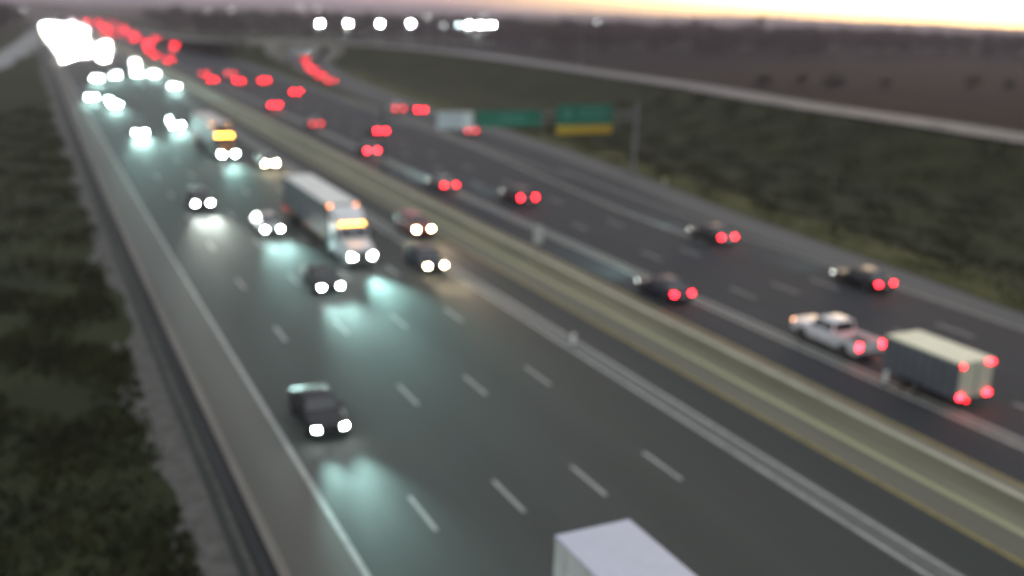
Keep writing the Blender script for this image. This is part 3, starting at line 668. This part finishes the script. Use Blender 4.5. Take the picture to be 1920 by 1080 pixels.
# white pickup and the trailer it tows
car('pickup', 'white', 43.3, 40.4, True, glow('headlight_amber', (1, .45, .2), 9), T1, 'white crew cab pickup truck towing the box trailer', None, 600, 8)
def marker(par, x, y, z, m, name='marker_lamp', s=.09):
    MB().box(x - s, x + s, y - .03, y + .03, z - s * .55, z + s * .55).build(name, m, par)
bt = empty('box_trailer', (42.9, 36.15, .008))
MB().box(-1.22, 1.22, -3.2, 1.75, .62, 2.52).build('box_body', TRAIL_D, bt, bevel=.04)
MB().box(-1.24, 1.24, -3.22, 1.78, 2.52, 2.62).build('roof_panel', TRAIL_C, bt, bevel=.02)
rd = MB().box(-1.16, 1.16, -3.26, -3.20, .66, 2.50).build('rear_door', TRAIL_C, bt, bevel=.015)
MB().box(-.02, .02, -3.30, -3.26, .72, 2.44).build('door_bar', STEEL, rd)
for k in range(8): MB().box(-1.245, -1.22, -2.9 + k * .62, -2.86 + k * .62, .68, 2.48).build('side_rib', STEEL_D, bt)
g = MB(); g.tube((-.7, 1.75, .62), (0, 3.9, .62), .05, n=6); g.tube((.7, 1.75, .62), (0, 3.9, .62), .05, n=6); g.tube((0, 3.8, .62), (0, 4.35, .60), .05, n=6); g.build('hitch_frame', STEEL_D, bt)
MB().box(-1.1, 1.1, -3.3, -3.1, .50, .62).build('bumper', STEEL_D, bt)
for s in (-1, 1):
    for wy in (-.55, .35): put_wheel(bt, s * 1.02, wy, .34, .11)
    MB().box(min(s * .90, s * 1.24), max(s * .90, s * 1.24), -1.05, .85, .66, .74).build('mudguard', STEEL_D, bt)
    marker(bt, s * 1.0, -3.29, .78, T1, 'taillight', .14); marker(bt, s * 1.08, -3.28, 2.46, T0, 'marker_lamp', .09)
marker(bt, .80, -3.28, 2.50, T1); marker(bt, -.55, -3.32, .56, TD, 'marker_lamp', .07)
tag(bt, 'box trailer with cream roof and rear door and dark grey sides behind the pickup truck', 'trailer')

# semi trucks: tractor and trailer, front of the tractor towards +y
def semi(x, yfront, label, cabcol, roof, side, lamps, head, bright, tlen=14.6, beam=0, zoff=0):
    L = 6.6 + tlen - .4
    t = empty('semi_truck', (x, yfront, .008), math.pi)
    P_ = PAINT[cabcol]
    q = lambda y, w_, z0, z1, r=.12: [(-w_, y, z0), (w_, y, z0), (w_, y, z1 - r), (w_ - r, y, z1), (-w_ + r, y, z1), (-w_, y, z1 - r)]
    h = MB().loft([q(0, .78, .62, 1.35), q(-.15, .95, .5, 1.55), q(-.9, 1.05, .5, 1.72), q(-1.85, 1.12, .5, 1.86)]).build('hood', P_, t, smooth=True)
    cab = MB().loft([q(-1.85, 1.15, .55, 1.92), q(-2.55, 1.18, .55, 2.72), q(-2.8, 1.2, .55, 2.82), q(-4.6, 1.22, .55, 2.9)]).build('cab', P_, t, smooth=True)
    MB().loft([q(-2.55, 1.0, 2.6, 2.86, .1), q(-3.1, 1.12, 2.7, 3.30), q(-4.0, 1.2, 2.8, 3.86), q(-4.65, 1.22, 2.8, 3.98)]).build('roof_fairing', P_, t, smooth=True)
    for s in (-1, 1):   # two-piece windshield
        c = [Vector((s * .03, -1.90, 1.97)), Vector((s * 1.06, -1.90, 1.97)), Vector((s * 1.08, -2.50, 2.64)), Vector((s * .03, -2.50, 2.64))]
        MB().loft([[x_ + Vector((0, -.06, -.04)) for x_ in c], [x_ + Vector((0, .03, .03)) for x_ in c]]).build('windshield', GLASS, t)
        MB().box(min(s * 1.15, s * 1.225), max(s * 1.15, s * 1.225), -3.25, -2.45, 1.75, 2.5).build('side_window', GLASS, t)
        MB().box(min(s * 1.3, s * 1.5), max(s * 1.3, s * 1.5), -2.2, -2.02, 1.75, 2.5).build('mirror', TRIM, t)
        MB().loft([[(s * .60, .03, .82), (s * .93, -.06, .84), (s * .95, -.10, 1.10), (s * .60, .0, 1.08)], [(s * .60, -.2, .82), (s * .93, -.3, .84), (s * .95, -.3, 1.10), (s * .60, -.2, 1.08)]]).build('headlight', head, t)
        g = MB(); g.tube((s * .98, -3.2, .75), (s * .98, -4.5, .75), .33, n=14); g.build('fuel_tank', CHROME, t)
        g = MB(); g.tube((s * 1.12, -4.78, 1.0), (s * 1.12, -4.78, 3.7), .075, n=8); g.build('exhaust_stack', CHROME, t)
        put_wheel(t, s * 1.0, -1.1, .5, .15)
        for wy in (-5.1, -6.4): put_wheel(t, s * .92, wy, .5, .28)
        g = MB(); g.lathe_x([(-.15, .5), (-.15, .62), (.15, .62), (.15, .5)], s * 1.0, -1.1, .52, 18); g.build('fender', P_, t)
    MB().box(-.58, .58, -.06, .03, .72, 1.30).build('grille', CHROME, t, bevel=.02)
    MB().box(-1.12, 1.12, -.35, .06, .38, .66).build('bumper', CHROME, t, bevel=.03)
    MB().box(-.5, .5, -7.0, -2.0, .62, .82).build('chassis', STEEL_D, t)
    for k in range(5): marker(t, -.84 + .42 * k, -2.60, 2.92, lamps, 'cab_marker_lamp', .10)
    y1 = -5.0; y0 = y1 - tlen
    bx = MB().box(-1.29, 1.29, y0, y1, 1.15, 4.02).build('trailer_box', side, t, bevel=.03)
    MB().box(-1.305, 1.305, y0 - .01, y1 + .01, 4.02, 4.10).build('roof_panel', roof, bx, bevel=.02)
    MB().box(-1.0, 1.0, y0 + .5, y1 - .2, .95, 1.15).build('trailer_frame', STEEL_D, t)
    for s in (-1, 1):
        MB().box(min(0, s * 1.2), max(0, s * 1.2), y0 - .05, y0, 1.22, 3.95).build('rear_door', roof, bx, bevel=.01)
        marker(t, s * 1.05, y1 + .04, 3.9, bright, 'trailer_marker_lamp', .10); marker(t, s * 1.1, y0 - .05, 1.1, T0, 'taillight', .12)
        for wy in (y0 + 1.3, y0 + 2.6): put_wheel(t, s * .95, wy, .5, .27)
        MB().box(min(s * .9, s * .98), max(s * .9, s * .98), y1 - 3.2, y1 - 3.0, .1, 1.0).build('landing_leg', STEEL_D, t)
        for k in range(3): marker(t, s * 1.31, y1 - 1.5 - k * 5.0, 1.25, glow('marker_amber', AMB, 1.6), 'side_marker_lamp', .05)
        n_ = int(tlen / 1.22)
        for k in range(n_): MB().box(min(s * 1.29, s * 1.305), max(s * 1.29, s * 1.305), y0 + .6 + k * 1.22, y0 + .64 + k * 1.22, 1.22, 3.98).build('side_post', side, bx)
    MB().box(-1.1, 1.1, y0 + .1, y0 + .18, .5, .62).build('rear_guard', STEEL_D, t)
    if beam: spot(t, .15, 1.0, (.52, 1, .92), beam, 9)
    tag(t, label, 'truck'); return t
A1 = glow('marker_amber', AMB, 28); A2 = glow('marker_amber', AMB, 90); A0 = glow('marker_amber', (1, .28, .06), 14)
semi(22.2, 70.6, 'semi truck with white cab, white trailer roof and a row of amber roof lamps', 'white', TRAIL_W, mat('trailer_side_shade', (.024, .031, .046), rough=.5, var=.12, scale=.8), A1, H1, A0, 14.6, BP)  # white trailer: the side's shade is put into its dark blue-grey colour
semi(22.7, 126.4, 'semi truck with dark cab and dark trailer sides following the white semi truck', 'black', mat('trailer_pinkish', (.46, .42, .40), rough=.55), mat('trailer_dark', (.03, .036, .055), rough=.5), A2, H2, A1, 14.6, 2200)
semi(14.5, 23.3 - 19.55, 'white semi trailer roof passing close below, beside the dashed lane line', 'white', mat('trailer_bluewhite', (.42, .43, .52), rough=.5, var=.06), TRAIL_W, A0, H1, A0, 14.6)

# ------------------------------------------------------------------ dusk haze
hz = MB().box(-7900, 7900, -500, 8400, -4, 90)
hm = bpy.data.materials.new('haze_air'); hm.use_nodes = True; ht = hm.node_tree; ht.nodes.clear()
pv = ht.nodes.new('ShaderNodeVolumePrincipled'); ho = ht.nodes.new('ShaderNodeOutputMaterial'); ht.links.new(pv.outputs[0], ho.inputs['Volume'])
pv.inputs['Color'].default_value = (.84, .74, .88, 1); pv.inputs['Density'].default_value = 0.00019; pv.inputs['Anisotropy'].default_value = .2
tag(hz.build('haze', hm), 'thin dusk haze over the whole motorway landscape', 'haze', kind='stuff')
